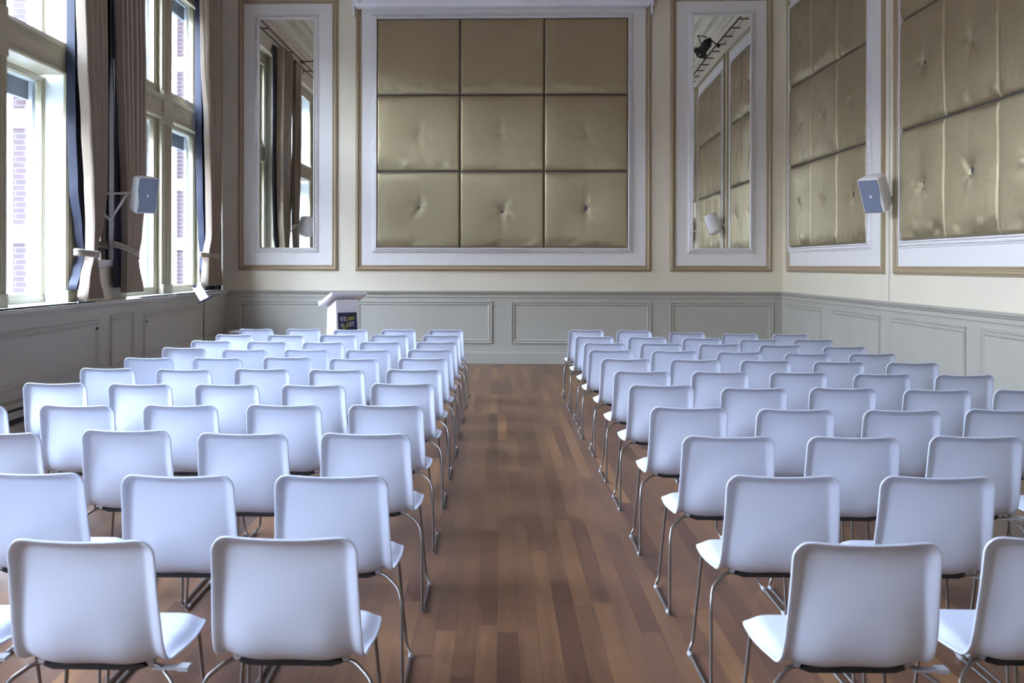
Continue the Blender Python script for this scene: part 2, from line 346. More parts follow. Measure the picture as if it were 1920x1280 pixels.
def window(n, wd):
    root = empty('window_%d' % n, ((wd['xf']+wd['xs'])/2, sum(wd['o'])/2, 1.163), kind='structure')
    y0, y1 = wd['o']; xf, xs, xo, xb = wd['xf'], wd['xs'], wd['xo'], wd['xb']
    (a0, a1), (b0, b1) = wd['lf']; (c0, c1), (d0, d1) = wd['ls']
    zb = 1.163
    cas = MB()
    # fluted casings + mullion (fronts)
    for p, q in ((y0, a0), (a1, b0), (b1, y1)):
        cas.prism([(xf, p), (xf, q), (xf-.03, q), (xf-.03, p)][::-1], zb, ZT+.1)
        wv = q-p
        k = 3 if wv > .2 else 2
        for i in range(k):
            cy = p+wv*(i+.5)/k; hw = wv/k*.30
            cas.prism([(xf, cy-hw), (xf+.014, cy-hw*.6), (xf+.014, cy+hw*.6), (xf, cy+hw)], zb+.14, ZT)
        cas.box(xf, xf+.022, p+.004, q-.004, zb, zb+.13)
        cas.box(xf, xf+.022, p+.004, q-.004, 3.52, 3.99)
    cas.box(xf-.03, xf+.02, y0, y1, ZT-.12, ZT+.1)
    obj('casing', cas, 'wood_w', root, bevel=.004)
    rv = MB()
    def jamb(yf, ysh, yo):    # reveal surface between front and sash
        rv.prism([(xf-.03, yf), (xs, ysh), (xs, yo), (xf-.03, yo)], zb, ZT)
    jamb(a0, c0, y0); jamb(b1, d1, y1)
    rv.prism([(xf-.03, a1), (xs, c1), (xs, d0), (xf-.03, b0)], zb, ZT)
    rv.box(xs, xf-.03, y0, y1, ZT, ZT+.1)
    obj('reveal', rv, 'reveal' if xs < -4.8 else 'wood_w', root)
    tr = MB()
    for p, q in ((a0, a1), (b0, b1)):
        prof = [(3.60, xs-.02-xf), (3.60, .0), (3.615, .012), (3.63, .004), (3.66, .004), (3.66, .016), (3.675, .016), (3.69, .002), (3.80, .002), (3.82, .012), (3.84, .004), (3.86, .02), (3.885, .028), (3.90, .02), (3.925, .012), (3.925, xs-.02-xf)]
        vs = [(xf+w_, p, z) for z, w_ in prof]+[(xf+w_, q, z) for z, w_ in prof]; k = len(prof)
        tr.add(vs, [(i, (i+1) % k, k+(i+1) % k, k+i) for i in range(k)]+[tuple(range(k)), tuple(reversed(range(k, 2*k)))])
    obj('transom', tr, 'wood_w', root)
    for j, (p, q) in enumerate(((c0, c1), (d0, d1))):
        for z0, z1, nm in ((zb, 3.605, 'lower'), (3.92, ZT, 'upper')):
            sf = MB(); fw_ = .055 if xs < -4.8 else .12; bt = .10 if nm == 'lower' else .15; tp = .055
            def R(mb, xa, xb_, ins, ib, it):
                mb.box(xa, xb_, p, q, z0, z0+ib); mb.box(xa, xb_, p, q, z1-it, z1)
                mb.box(xa, xb_, p, p+ins, z0+ib, z1-it); mb.box(xa, xb_, q-ins, q, z0+ib, z1-it)
            R(sf, xs-.07, xs, fw_, bt, tp)
            R(sf, xs-.03, xs+.012, fw_-.03, bt-.04, tp-.025)
            s_ = obj('sash', sf, 'wood_w', root, bevel=.003)
            g = MB(); g.add([(xs-.042, p+fw_, z0+bt), (xs-.042, q-fw_, z0+bt), (xs-.042, q-fw_, z1-tp), (xs-.042, p+fw_, z1-tp)], [(0, 1, 2, 3)]); obj('pane', g, 'glass', s_)
            # outer joinery frame
            of = MB(); e = .04
            R(of, xs-.14, xs-.10, fw_+.015, bt+.005, tp+.01)
            obj('outer_frame', of, 'outwhite', s_)
            if nm == 'lower' or True:
                bb = MB(); bb.box(xs-.20, xs-.145, p+.03, q-.03, z1-.26, z1-.02); obj('blind_box', bb, 'shade', root)
    # outer white jambs and brickwork
    oj = MB()
    oj.prism([(xs-.07, y1-.14), (xb, y1-.02), (xb, y1+.15), (xs-.07, y1+.15)], zb-.1, ZT+.1)
    oj.prism([(xs-.07, y0+.14), (xb, y0+.02), (xb, y0-.15), (xs-.07, y0-.15)], zb-.1, ZT+.1)
    my = (c1+d0)/2
    oj.prism([(xs-.07, my-.10), (xb-.02, my-.07), (xb-.02, my+.07), (xs-.07, my+.10)], zb-.1, ZT+.1)
    oj.box(xo-.04, xs-.07, y0-.1, y1+.1, zb-.12, zb-.03)
    obj('outer_jamb', oj, 'outwhite', root)
    sl = MB(); sl.prism([(xs-.02, y0), (XW+.06, y0), (XW+.06, y1), (xs-.02, y1)], 1.125, 1.163)
    obj('window_sill', sl, 'sill', root)
    return root
for i, wd in enumerate(WINS): window(i+1, wd)
# outside brick wall with stone bands
b = MB(); st = MB()
for wd in WINS:
    y0, y1 = wd['o']
    for s_, ya, yb_ in ((1, y1-.01, y1+.62), (-1, y0-.62, y0+.01)):
        b.box(wd['xo'], wd['xb'], ya, yb_, -1, 7.2)
        for za, zb_, pr in ((1.80, 1.985, .03), (3.06, 3.27, .012) if wd['xs'] < -4.8 else (2.75, 2.93, .012), (4.65, 4.88, .012)):
            st.box(wd['xo']-pr, wd['xb']-.001, ya-pr, yb_, za, zb_)
    b.box(wd['xo'], wd['xb'], y0-.6, y1+.6, -1, 1.0)
    b.box(wd['xo'], wd['xb'], y0-.6, y1+.6, ZT+.12, 7.2)
ob = obj('wall_outside', b, 'brick', kind='structure'); obj('stone_band', st, 'stone', ob)

# wainscot + cap rails + baseboards
BAND = [(1.052, 0), (1.052, .012), (1.062, .018), (1.072, .012), (1.10, .012), (1.112, .030), (1.125, .034), (1.135, .050), (1.155, .055), (1.163, .048), (1.163, 0)]
BASEP = [(0, 0), (0, .028), (.165, .028), (.175, .022), (.182, .022), (.190, .010), (.190, 0)]
WR = [(0, .0), (.004, .016), (.014, .020), (.022, .010), (.034, .012), (.040, .004), (.052, .004), (.062, .010)]
RINGP = [(-.085, .0), (-.070, -.002), (-.058, .012), (-.046, .014), (-.040, .004), (-.028, .004), (-.018, .018), (-.004, .018), (0, .0)]
def wainscot(side, P, u0, u1, panels, base=True, zlo=.32):
    w_ = MB(); pbox(w_, P, u0, u1, .0, 1.10, -.02, .004)
    for a, bb in panels:
        ring(w_, lambda p, q, r: P(p, q, r+.004), a, zlo, bb, .995, RINGP)
    return w_
w_ = wainscot('back', back, XL, XR, [(-4.20, -2.58), (-2.27, -.09), (.207, 2.432), (2.727, 4.353)])
obj('wainscoting', w_, 'sage', wall_back)
t = MB(); run(t, back, XL, XR, BAND); obj('trim_1', t, 'sage', kind='structure')
t = MB(); run(t, back, XW, XR, BASEP); obj('baseboard_back', t, 'sage', kind='structure')
pan = [(13.98, 15.81), (11.85, 13.67), (9.705, 11.55), (7.56, 9.412)]
w_ = wainscot('right', right, YR, YB, pan+[(1.0, 2.9), (-1.2, .7), (-3.4, -1.5)])
obj('wainscoting', w_, 'sage', wall_right)
t = MB(); run(t, right, 7.4, YB, BAND); run(t, right, YR, 3.4, BAND); obj('trim_2', t, 'sage', kind='structure')
t = MB(); run(t, right, 7.4, YB, BASEP); run(t, right, YR, 3.4, BASEP); obj('baseboard_right', t, 'sage', kind='structure')
w_ = MB(); w_.box(-4.5, XW, YR, YB, 0, 1.125)
for a, bb, zt in ((12.17, 15.29, .975), (11.11, 11.83, .995), (6.95, 10.78, .965), (5.6, 6.3, .99), (2.0, 5.2, .965), (.6, 1.5, .99), (-3.0, .2, .965)):
    ring(w_, leftw, a, .42, bb, zt, RINGP)
obj('wainscoting', w_, 'sage', wall_left)
t = MB(); run(t, leftw, YR, YB, [(1.085, 0), (1.09, .022), (1.118, .035), (1.125, .058), (1.150, .064), (1.163, .056), (1.163, -.12)]); obj('trim_3', t, 'sill', kind='structure')
t = MB(); t.box(XW, XW+.11, YR, YB, .29, .335); t.box(XW, XW+.09, YR, YB, .195, .26); t.box(XW, XW+.09, YR, YB, 0, .13); obj('baseboard_left', t, 'sage', kind='structure')
t = MB(); t.box(XW, XW+.03, YR, YB, .10, .30); obj('vent_slot', t, 'dark', D.objects['baseboard_left'])
t = MB(); run(t, lambda u, v, w_: (u, YR+w_, v), XL, XR, BAND); obj('trim_4', t, 'sage', kind='structure')
w_ = MB(); w_.box(XW, XR, YR, YR+.01, 0, 1.1); obj('wainscoting', w_, 'taupe', D.objects['wall_rear'])
# screw knobs on left wainscot panels
t = MB()
for y, z in ((10.72, .87), (12.25, .86)): t.cyl((XW, y, z), (XW+.02, y, z), .013)
obj('panel_knob', t, 'bronze', wall_left)

# cornices
CORN = [(6.10, 0), (6.10, .03), (6.14, .05), (6.18, .04), (6.30, .04), (6.32, .09), (6.38, .10), (6.40, .17), (6.46, .20), (6.50, .20), (6.52, .30), (6.60, .36), (6.68, .38), (6.70, .50), (6.78, .56), (6.84, .62), (6.90, .64), (6.90, 0)]
t = MB()
run(t, right, YR, YB, CORN); run(t, left, YR, YB, CORN); run(t, back, XL, XR, CORN); run(t, lambda u, v, w_: (u, YR+w_, v), XL, XR, CORN)
k = 0
for i in range(110):
    y = YR+.3+i*.18
    if y > YB-.3: break
    t.box(XL+.2, XL+.29, y, y+.09, 6.50, 6.58); t.box(XR-.29, XR-.2, y, y+.09, 6.50, 6.58)
obj('trim_5', t, 'cream', kind='structure')

# ------------------------------------------------------------------ framed wall fields
tn = [6]
def field(P, u0, v0, u1, v1):
    mb = MB(); ring(mb, P, u0, v0, u1, v1, OUT)
    tr = obj('trim_%d' % tn[0], mb, 'taupe', kind='structure'); tn[0] += 1
    g = MB(); pbox(g, P, u0-.01, u1+.01, v0-.01, v1+.01, -.005, .006); obj('painted_field', g, 'field', tr)
    return tr
field(back, -4.13, 1.525, -2.62, 5.80)
field(back, -2.235, 1.525, 2.375, 5.80)
field(back, 2.775, 1.525, 4.275, 5.80)
field(right, 11.77, 1.525, 15.54, 5.80)
field(right, 7.68, 1.525, 11.38, 5.80)
field(right, 5.55, 3.1, 7.28, 5.80)
field(right, 3.42, 3.1, 5.15, 5.80)
field(right, -.5, 1.525, 3.0, 5.80)
def vline(P, u, v0, v1):
    mb = MB(); pbox(mb, P, u-.006, u+.006, v0, v1, 0, .014); return mb

def ss_(a, b_, x):
    t = min(max((x-a)/(b_-a), 0), 1); return t*t*(3-2*t)
def cushion(mb, P, u0, v0, u1, v1, deep, seed, base=.012, amp=.046):
    rnd = random.Random(seed); cu = .5+rnd.uniform(-.02, .02); cv = .5+rnd.uniform(-.02, .03)
    W_, H_ = u1-u0, v1-v0; ph = [rnd.uniform(0, 6.28) for _ in range(8)]; ss = [rnd.uniform(.5, 1.2) for _ in range(8)]
    vert = rnd.uniform(.4, 1.0)
    def fn(a, b_):
        # denser sampling near the edges and middle
        x = a; y = b_
        x = .5+.5*math.copysign(1-(1-abs(2*a-1))**1.5, 2*a-1); y = .5+.5*math.copysign(1-(1-abs(2*b_-1))**1.5, 2*b_-1)
        dxe = min(x, 1-x)*W_
        ex = (1-math.exp(-dxe/.007))*(.90+.10*ss_(0, .18, dxe)); ey = (1-math.exp(-y*H_/.010))*(.70+.30*ss_(0, .15, y*H_))*(1-math.exp(-(1-y)*H_/.012))*(.85+.15*ss_(0, .14, (1-y)*H_))
        h = amp*ex*ey
        sag = .010*math.exp(-((y-.08)/.045)**2)*ex       # cloth gathers above the lower edge
        h += sag*(.6*math.sin(9*x+ph[0])+.5*math.sin(21*x+ph[1])+.3*math.sin(37*x+ph[6]))
        h += .005*math.sin(3.1*x+ph[2])*math.sin(2.6*y+ph[3])*ex*ey
        dx = (x-cu)*W_; dy = (y-cv)*H_; r = math.hypot(dx, dy); th = math.atan2(dy, dx)
        if deep > 0:
            h -= deep*(.040*math.exp(-(r/.035)**1.3)+.024*math.exp(-(r/.17)**1.4))
            h += deep*.010*math.exp(-((r-.10)/.08)**2)*(math.cos(4*th+ph[4])*ss[1]+.8*math.cos(7*th+ph[5]))*ex
            h += deep*.006*math.sin(5.5*x+3*y+ph[6])*math.sin(7*y-2*x+ph[7])*ex*ey
            # vertical pull line through the button
            h -= deep*.010*vert*math.exp(-(dx/.03)**2)*math.exp(-(dy/.33)**2)
        return P(u0+W_*x, v0+H_*y, base+h)
    mb.grid(fn, 44, 44)
def padded(P, uu, vv, name_label, side, deepf, flip=1):
    root = empty('padded_wall_panel', P((uu[0]+uu[-1])/2, vv[0], .0), label=name_label, cat='wall panel', group='satin padded wall panels in white beaded frames')
    bk = MB(); pbox(bk, P, min(uu)-.005, max(uu)+.005, vv[0]-.005, vv[-1]+.005, .006, .014); obj('backing', bk, 'backing', root)
    fr = MB(); ring(fr, P, min(uu), vv[0], max(uu), vv[-1], BEADP); beads(fr, P, min(uu), vv[0], max(uu), vv[-1]); obj('beaded_frame', fr, 'bead', root)
    for j in range(len(vv)-1):
        for i in range(len(uu)-1):
            a, c_ = sorted((uu[i], uu[i+1])); mb = MB(); g = .006
            cushion(mb, P, a+g, vv[j]+g, c_-g, vv[j+1]-g, deepf(i, j), hash((side, i, j)) % 9999 if False else (len(side)*131+i*17+j*7+int(abs(uu[0])*10)))
            q = obj('cushion', mb, 'satin', root)
            if deepf(i, j) > 0:
                bm = MB(); u_ = (a+c_)/2; v_ = (vv[j]+vv[j+1])/2; bm.cyl(P(u_, v_, .012), P(u_, v_, .026), .006, 10); obj('button', bm, 'satin', q)
    return root
VV = [1.845, 3.064, 4.281, 5.502]
padded(back, [-1.943, -.609, .729, 2.06], VV, 'large nine square gold satin padded panel in middle of the back wall', 'back', lambda i, j: (1.0, .45, 0)[j])
padded(right, [12.185, 13.24, 14.34, 15.41], VV, 'gold satin padded panel on right wall, the one nearest the room corner', 'right', lambda i, j: (1.0, .9, .8)[j])
padded(right, [7.95, 9.003, 10.086, 11.19], VV, 'gold satin padded panel on right wall, cropped by the right photo edge', 'rightb', lambda i, j: (1.0, .9, .8)[j])
padded(right, [5.8, 6.4, 7.0], [3.4, 4.45, 5.502], 'short gold satin padded panel above door, nearer one in right mirror reflection', 'rc', lambda i, j: .8)
padded(right, [3.7, 4.3, 4.9], [3.4, 4.45, 5.502], 'short gold satin padded panel above door, further one in right mirror reflection', 'rd', lambda i, j: .8)

# mirrors
def mirror_thing(P, u0, v0, u1, v1, label, slope, wdir=0):
    root = empty('wall_mirror', P((u0+u1)/2, v0, 0), label=label, cat='mirror', group='tall framed wall mirrors')
    g = MB(); n = 24
    def off(u):   # glass very slightly bowed and leaning in its frame
        s = 0; k = 40; du = (u-u0)/k
        for i in range(k): s += slope(u0+du*(i+.5))*du
        return s
    o0 = max(off(u0), off(u1), 0)
    mn = min(off(u0+(u1-u0)*i/20) for i in range(21))
    vs = []
    for j in range(2):
        for i in range(n+1):
            u = u0+(u1-u0)*i/n; vs.append(P(u, v1 if j else v0, .026+(off(u)-mn)-(0 if j else .0)+(wdir*(j-.5))))
    g.add(vs, [(i, i+1, n+2+i, n+1+i) for i in range(n)], True)
    vb = [P(u0, v0, .004), P(u1, v0, .004), P(u1, v1, .004), P(u0, v1, .004)]
    g2 = MB(); pbox(g2, P, u0, u1, v0, v1, .006, .014); obj('backing', g2, 'backing', root)
    obj('mirror_glass', g, 'mirror', root)
    fr = MB(); ring(fr, P, u0, v0, u1, v1, BEADP); beads(fr, P, u0, v0, u1, v1, step=.038); obj('beaded_frame', fr, 'bead', root)
    return root
# w is measured towards the room (-y): dy/dx=-delta  ->  dw/dx=+delta
mirror_thing(back, 3.082, 1.842, 3.975, 5.508, 'tall narrow wall mirror right of the large padded panel', lambda u: math.radians(.475+(3.72-u)*.95), .012)
mirror_thing(back, -3.835, 1.842, -2.959, 5.508, 'tall narrow wall mirror left of the large padded panel', lambda u: math.radians(.24), .0)
mirror_thing(left, 10.88, 1.62, 11.38, 5.4, 'narrow wall mirror between the windows, half hidden behind the tied curtain', lambda u: 0, 0)

# ------------------------------------------------------------------ projection screen case
root = empty('projection_screen_case', (.06, YB-.1, 5.66), label='long white projection screen case mounted across the top of back wall', cat='projection screen')
b = MB(); b.prismf([(.05, 5.675), (.05, 5.90), (.17, 5.90), (.185, 5.88), (.185, 5.70), (.17, 5.675)], lambda p, q, t: (t, YB-p, q), -2.30, 2.415); obj('case', b, 'case', root, bevel=.006)
b = MB(); b.box(-2.26, 2.37, YB-.17, YB-.07, 5.650, 5.674); obj('bottom_bar', b, 'case', root)
for s_, x in ((-1, -2.305), (1, 2.42)):
    b = MB(); b.box(x-.014, x+.014, YB-.19, YB-.04, 5.655, 5.905); b.box(x-.014, x+.012, YB-.12, YB-.052, 5.53, 5.655); b.cyl((x, YB-.125, 5.555), (x, YB-.10, 5.555), .012); obj('end_bracket', b, 'case', root, bevel=.004)
b = MB(); b.box(-2.22, -2.20, YB-.19, YB-.184, 5.735, 5.745); b.box(-2.195, -2.175, YB-.19, YB-.184, 5.735, 5.745); obj('indicator_mark', b, 'black', root)

# ------------------------------------------------------------------ speakers
def speaker(loc, rx, rz, label, wall_parts, flip):
    root = empty('wall_speaker', loc, (rx, 0, rz), label=label, cat='speaker', group='white wall speakers')
    b = MB(); w2, h2 = .128, .205
    def rr(w_, h_, r, y, n=5):
        pts = []
        for cx, cz, a0 in ((w_-r, h_-r, 0), (-w_+r, h_-r, 90), (-w_+r, -h_+r, 180), (w_-r, -h_+r, 270)):
            for k in range(n+1):
                a = math.radians(a0+90*k/n); pts.append((cx+r*math.cos(a), y, cz+r*math.sin(a)))
        return pts
    secs = [rr(w2-.008, h2-.008, .02, -.118), rr(w2, h2, .025, -.11), rr(w2, h2, .028, -.04), rr(w2*.94, h2*.98, .04, .04), rr(w2*.78, h2*.93, .05, .10), rr(w2*.50, h2*.86, .05, .135), rr(w2*.2, h2*.7, .02, .142)]
    n = len(secs[0]); vs = [p for s_ in secs for p in s_]
    b.add(vs, [(j*n+i, (j+1)*n+i, (j+1)*n+(i+1) % n, j*n+(i+1) % n) for j in range(len(secs)-1) for i in range(n)], True)
    b.add(secs[0], [tuple(range(n))]); b.add(secs[-1], [tuple(reversed(range(n)))])
    obj('cabinet', b, 'spk', root, local=True)
    g = MB(); N = 28; L_ = []; R_ = []
    for i in range(N+1):
        z = -.193+.386*i/N; t = z/.193
        wav = .012*math.sin(t*math.pi*.95+.4)-.010*(1-t*t)
        L_.append((-.112, z)); R_.append((.108+wav, z))
    if flip: L_, R_ = [(-x, z) for x, z in R_], [(-x, z) for x, z in L_]
    vs = []
    for (a, z), (c_, z2) in zip(L_, R_): vs += [(a, -.128, z), (c_, -.128, z), (a, -.112, z), (c_, -.112, z)]
    fs = []
    for i in range(N):
        o = i*4; fs += [(o, o+1, o+5, o+4), (o+1, o+3, o+7, o+5), (o, o+4, o+6, o+2)]
    fs += [(0, 2, 3, 1), (4*N, 4*N+1, 4*N+3, 4*N+2)]
    g.add(vs, fs); gr = obj('grille', g, 'grille', root, local=True)
    l = MB(); l.box(-.010, .010, -.131, -.1275, -.010, .014); l.box(-.010, -.003, -.131, -.1275, -.014, -.010); l.box(.003, .010, -.131, -.1275, -.014, -.010); obj('badge', l, 'paper', gr, local=True)
    bb = MB(); wall_parts(bb); obj('bracket', bb, 'bracket', root)
    return root
def wp_r(yw, xs_, y_, z_):
    def fn(bb):
        bb.box(XR-.015, XR, yw-.05, yw+.05, z_-.10, z_+.06); bb.tube([(XR-.01, yw, z_-.03), (XR-.07, yw, z_-.03), (xs_+.06, y_+.06, z_-.01)], .016); bb.cyl((xs_+.09, y_+.08, z_-.05), (xs_+.09, y_+.08, z_+.03), .024)
    return fn
speaker((4.255, 11.36, 2.395), math.radians(24), math.radians(-50), 'white speaker with blue grey grille on right wall between padded panels', wp_r(11.50, 4.235, 11.36, 2.38), False)
speaker((4.235, 7.36, 2.395), math.radians(24), math.radians(-50), 'second right wall speaker, seen only reflected at left in the right mirror', wp_r(7.50, 4.235, 7.36, 2.38), False)
def wp_l(bb):
    z = 2.385
    bb.box(XL, XL+.02, 11.30, 11.40, 2.0, 2.45)
    bb.tube([(XL+.01, 11.35, z), (-4.18, 11.21, z)], .014); bb.tube([(XL+.01, 11.36, 2.06), (-4.23, 11.22, z-.01)], .014)
    bb.tube([(-4.19, 11.21, z), (-4.09, 11.22, z)], .018); bb.cyl((-4.13, 11.24, z-.04), (-4.13, 11.24, z+.05), .03)
speaker((-4.03, 11.18, 2.37), math.radians(13), math.radians(43), 'white speaker with dark grille held out on triangular bracket by window', wp_l, True)
# cable below the right speaker
t = MB(); t.tube([(XR-.008, 11.60, 1.163), (XR-.008, 11.60, 5.9)], .006, 8); tag(obj('cable', t, 'field'), 'thin white cable running down right wall between the two padded panels', 'cable')

# ------------------------------------------------------------------ rails and stage spotlights
def rail(x, z, y0, y1, wallx, label, n):
    root = empty('lighting_rail', (x, (y0+y1)/2, z), label=label, cat='rail')
    t = MB(); t.tube([(x, y0, z), (x, y1, z)], .02, 10); obj('pipe', t, 'bronze', root)
    for i in range(n):
        y = y0+.3+(y1-y0-.6)*i/(n-1); b = MB(); b.tube([(wallx, y, z+.03), (x, y, z+.03), (x, y, z-.03)], .011, 8, .01); obj('wall_hook', b, 'bronze', root)
rail(XR-.22, 5.98, 4.0, 15.3, XR, 'dark lighting pipe on hooks high on right wall, in right mirror', 16)
def spot(loc, rx, rz, label, hook):
    root = empty('stage_spotlight', loc, (rx, 0, rz), label=label, cat='spotlight', group='black stage spotlights on the wall pipes')
    b = MB()
    b.cyl((0, -.17, 0), (0, -.10, 0), .115, 16, .10); b.cyl((0, -.10, 0), (0, .08, 0), .095); b.cyl((0, .08, 0), (0, .17, 0), .085, 16, .05)
    for k in range(4): b.cyl((0, -.05+.035*k, 0), (0, -.035+.035*k, 0), .103)
    obj('housing', b, 'black', root, local=True)
    d = MB()
    for s_, c_ in ((1, .13), (-1, .13)):
        d.box(-.10, .10, -.25, -.17, s_*.10, s_*.108)
    d.box(.112, .12, -.25, -.16, -.1, .1); d.box(-.12, -.112, -.25, -.16, -.1, .1)
    obj('barn_door', d, 'black', root, local=True)
    y_ = MB(); y_.tube([(-.13, 0, 0), (-.13, .02, .24), (.13, .02, .24), (.13, 0, 0)], .011, 8, .02); y_.cyl((-.14, 0, 0), (-.09, 0, 0), .02); y_.cyl((.09, 0, 0), (.14, 0, 0), .02)
    obj('yoke', y_, 'black', root, local=True)
    h = MB(); hook(h); obj('clamp', h, 'black', root)
def hk(a, b_):
    return lambda h: (h.tube([a, b_], .013, 8), h.cyl((b_[0], b_[1]-.03, b_[2]), (b_[0], b_[1]+.03, b_[2]), .035))
spot((4.02, 11.6, 5.95), math.radians(35), math.radians(-35), 'black stage spotlight reflected near the top of the right mirror', hk((4.10, 11.7, 6.05), (XR-.22, 11.7, 5.92)))
spot((-4.05, 9.6, 5.95), math.radians(30), math.radians(40), 'black stage spotlight reflected near the top of the left mirror', hk((-4.10, 9.7, 6.10), (-4.42, 9.7, 6.09)))

# curtain rods
root = empty('curtain_rod', (-4.39, 12.5, 5.95), label='dark double curtain rod above windows, seen in left mirror', cat='curtain rod')
t = MB(); t.tube([(-4.39, 2.0, 5.93), (-4.39, 15.8, 5.93)], .014, 10); obj('rod', t, 'bronze', root)
t = MB(); t.tube([(-4.30, 2.0, 5.98), (-4.30, 15.8, 5.98)], .014, 10); obj('rod', t, 'bronze', root)
for y in (5.0, 7.2, 9.2, 11.2, 13.3, 15.2):
    b = MB(); b.tube([(XL, y, 5.98), (-4.29, y, 5.98)], .012, 8); b.box(XL, XL+.012, y-.03, y+.03, 5.92, 6.04); obj('rod_bracket', b, 'bronze', root)

# ------------------------------------------------------------------ curtains
def sheet(stations, x0, amp, n, seed, ztop=5.9, wrap=0, xref=-4.44):
    rnd = random.Random(seed); mb = MB()
    st_ = sorted(stations, key=lambda q: -q[0]); st_ = [(ztop, st_[0][1], st_[0][2])]+st_
    ph = [rnd.uniform(0, 6.28) for _ in range(4)]
    w0 = max(b_-a for _, a, b_ in st_)
    def at(z):
        if z >= st_[0][0]: return st_[0][1:]
        for i in range(len(st_)-1):
            z1, z0 = st_[i][0], st_[i+1][0]
            if z0 <= z <= z1:
                t = (z-z0)/(z1-z0+1e-9); t = t*t*(3-2*t) if True else t
                return (st_[i+1][1]*(1-t)+st_[i][1]*t, st_[i+1][2]*(1-t)+st_[i][2]*t)
        return st_[-1][1:]
    zb = st_[-1][0]
    def fn(a, b_):
        z = zb+(ztop-zb)*b_
        y0, y1 = at(z); y0 *= abs(x0-wrap)/abs(xref); y1 *= abs(x0)/abs(xref); width = y1-y0
        a_raw = a
        if wrap: a = max(0, (a-.12)/.88)
        a2 = a+.045*math.sin(5.3*a+ph[1])+.03*math.sin(11*a+ph[3]+.25*z); th = a2*n*2*math.pi
        A = amp*(.55+.45*width/w0)
        x = x0+A*(math.sin(th+ph[0]+.5*math.sin(z*.9+ph[1]))+.40*math.sin(2*th+ph[2]+z*.5))*(1 if not wrap else ss_(.02, .2, a_raw))-wrap*max(0, 1-a_raw/.12)**1.3
        y = y0+width*(a+.35/n/2/math.pi*math.sin(2*th+ph[3])*1.2)
        return (x, y, z)
    mb.grid(fn, 110, 60); return mb
def band(mb, y0, z0, y1, z1, x, rx, h=.045):
    # tie ring round the gathered curtain, may slant
    n = 28; vs = []
    cy = (y0+y1)/2; hy = (y1-y0)/2
    for k in range(n):
        a = 2*math.pi*k/n; c_, s_ = math.cos(a), math.sin(a)
        y = cy+hy*c_; xx = x+rx*s_; z = z0+(z1-z0)*(c_+1)/2
        for dz, dr in ((-h/2, 0), (-h/2+.008, .008), (h/2-.008, .008), (h/2, 0)):
            vs.append((xx+dr*s_, y+dr*c_, z+dz-.012*(s_ > 0)*s_))
    m_ = 4
    mb.add(vs, [(k*m_+j, ((k+1) % n)*m_+j, ((k+1) % n)*m_+j+1, k*m_+j+1) for k in range(n) for j in range(m_-1)], True)
def curtain(label, B, Dk, tie, seed, nb=6, nd=3, extra=None, wrap=0):
    root = empty('curtain', (-4.38, B[-1][1], B[-1][0]), label=label, cat='curtain', group='beige tied back curtains')
    obj('curtain_cloth', sheet(B, -4.350, .062, nb, seed, wrap=wrap, xref=-4.38), 'beige', root, solid=.004)
    obj('dark_lining', sheet(Dk, -4.51 if wrap else -4.44, .02, nd, seed+5, wrap=.08 if wrap else 0), 'navy', root, solid=.004, label='extra dark navy lining behind the curtain')
    if extra: obj('dark_lining', sheet(extra, -4.455, .012, 2, seed+9, xref=-4.455), 'navy', root, solid=.004, label='extra dark navy lining behind the curtain')  # lining edge seen in the mirror; in the corner an added light block
    for dz in (-.018, .018):
        t = MB(); band(t, tie[0], tie[1]+dz, tie[2], tie[3]+dz, -4.385, .085, .032); obj('tieback', t, 'beige', root, solid=.006)
    # weighted tassel hook at the wall
B1 = [(4.40,10.17,10.92),(3.73,10.22,10.95),(3.04,10.31,10.96),(2.41,10.39,10.96),(2.01,10.43,10.86),(1.74,10.43,10.68),(1.67,10.43,10.68),(1.43,10.30,10.74),(1.20,10.22,10.86)]
D1 = [(4.32,10.10,10.39),(3.66,10.10,10.43),(3.00,10.12,10.51),(2.39,10.17,10.60),(1.94,10.28,10.62),(1.67,10.34,10.63),(1.49,10.24,10.58),(1.30,10.14,10.51)]
B2 = [(4.73,11.34,12.17),(3.97,11.38,12.21),(3.21,11.44,12.20),(2.50,11.51,12.18),(1.92,11.55,12.04),(1.64,11.55,11.93),(1.24,11.52,12.10)]
D2 = [(4.63,11.26,11.56),(3.16,11.34,11.63),(2.17,11.36,11.72),(1.68,11.33,11.74),(1.30,11.33,11.73)]
B3 = [(5.58,14.45,15.46),(4.62,14.51,15.52),(3.66,14.68,15.59),(2.68,14.76,15.53),(2.03,14.79,15.42),(1.71,14.63,15.42),(1.25,14.53,15.57)]
D3 = [(5.49,14.45,14.73),(4.56,14.45,14.84),(3.61,14.46,14.96),(2.66,14.52,14.99),(2.02,14.60,15.03),(1.71,14.68,15.05),(1.44,14.66,14.95)]
BLOCK3 = [(5.0,15.0,15.89),(3.2,15.0,15.89),(1.9,15.0,15.89),(1.175,15.0,15.89)]  # hidden sheet added to stop window light leaking past the corner curtain
E2 = [(4.6,12.0,12.33),(3.2,12.0,12.36),(2.2,11.95,12.25),(1.68,11.75,11.98),(1.30,11.8,12.12)]
curtain('beige curtain with wide navy lining, tied low beside the nearest window', B1, D1, (10.24, 1.70, 10.73, 1.68), 3, 4, 3, None, .07)
curtain('beige curtain behind the bracketed speaker, slanting tieback, dark near edge', B2, D2, (11.25, 1.80, 11.97, 1.66), 11, 5, 2, E2)
curtain('beige curtain with navy edge in the far corner beside back wall', B3, D3, (14.58, 1.72, 15.47, 1.70), 23, 5, 2, BLOCK3, .06)
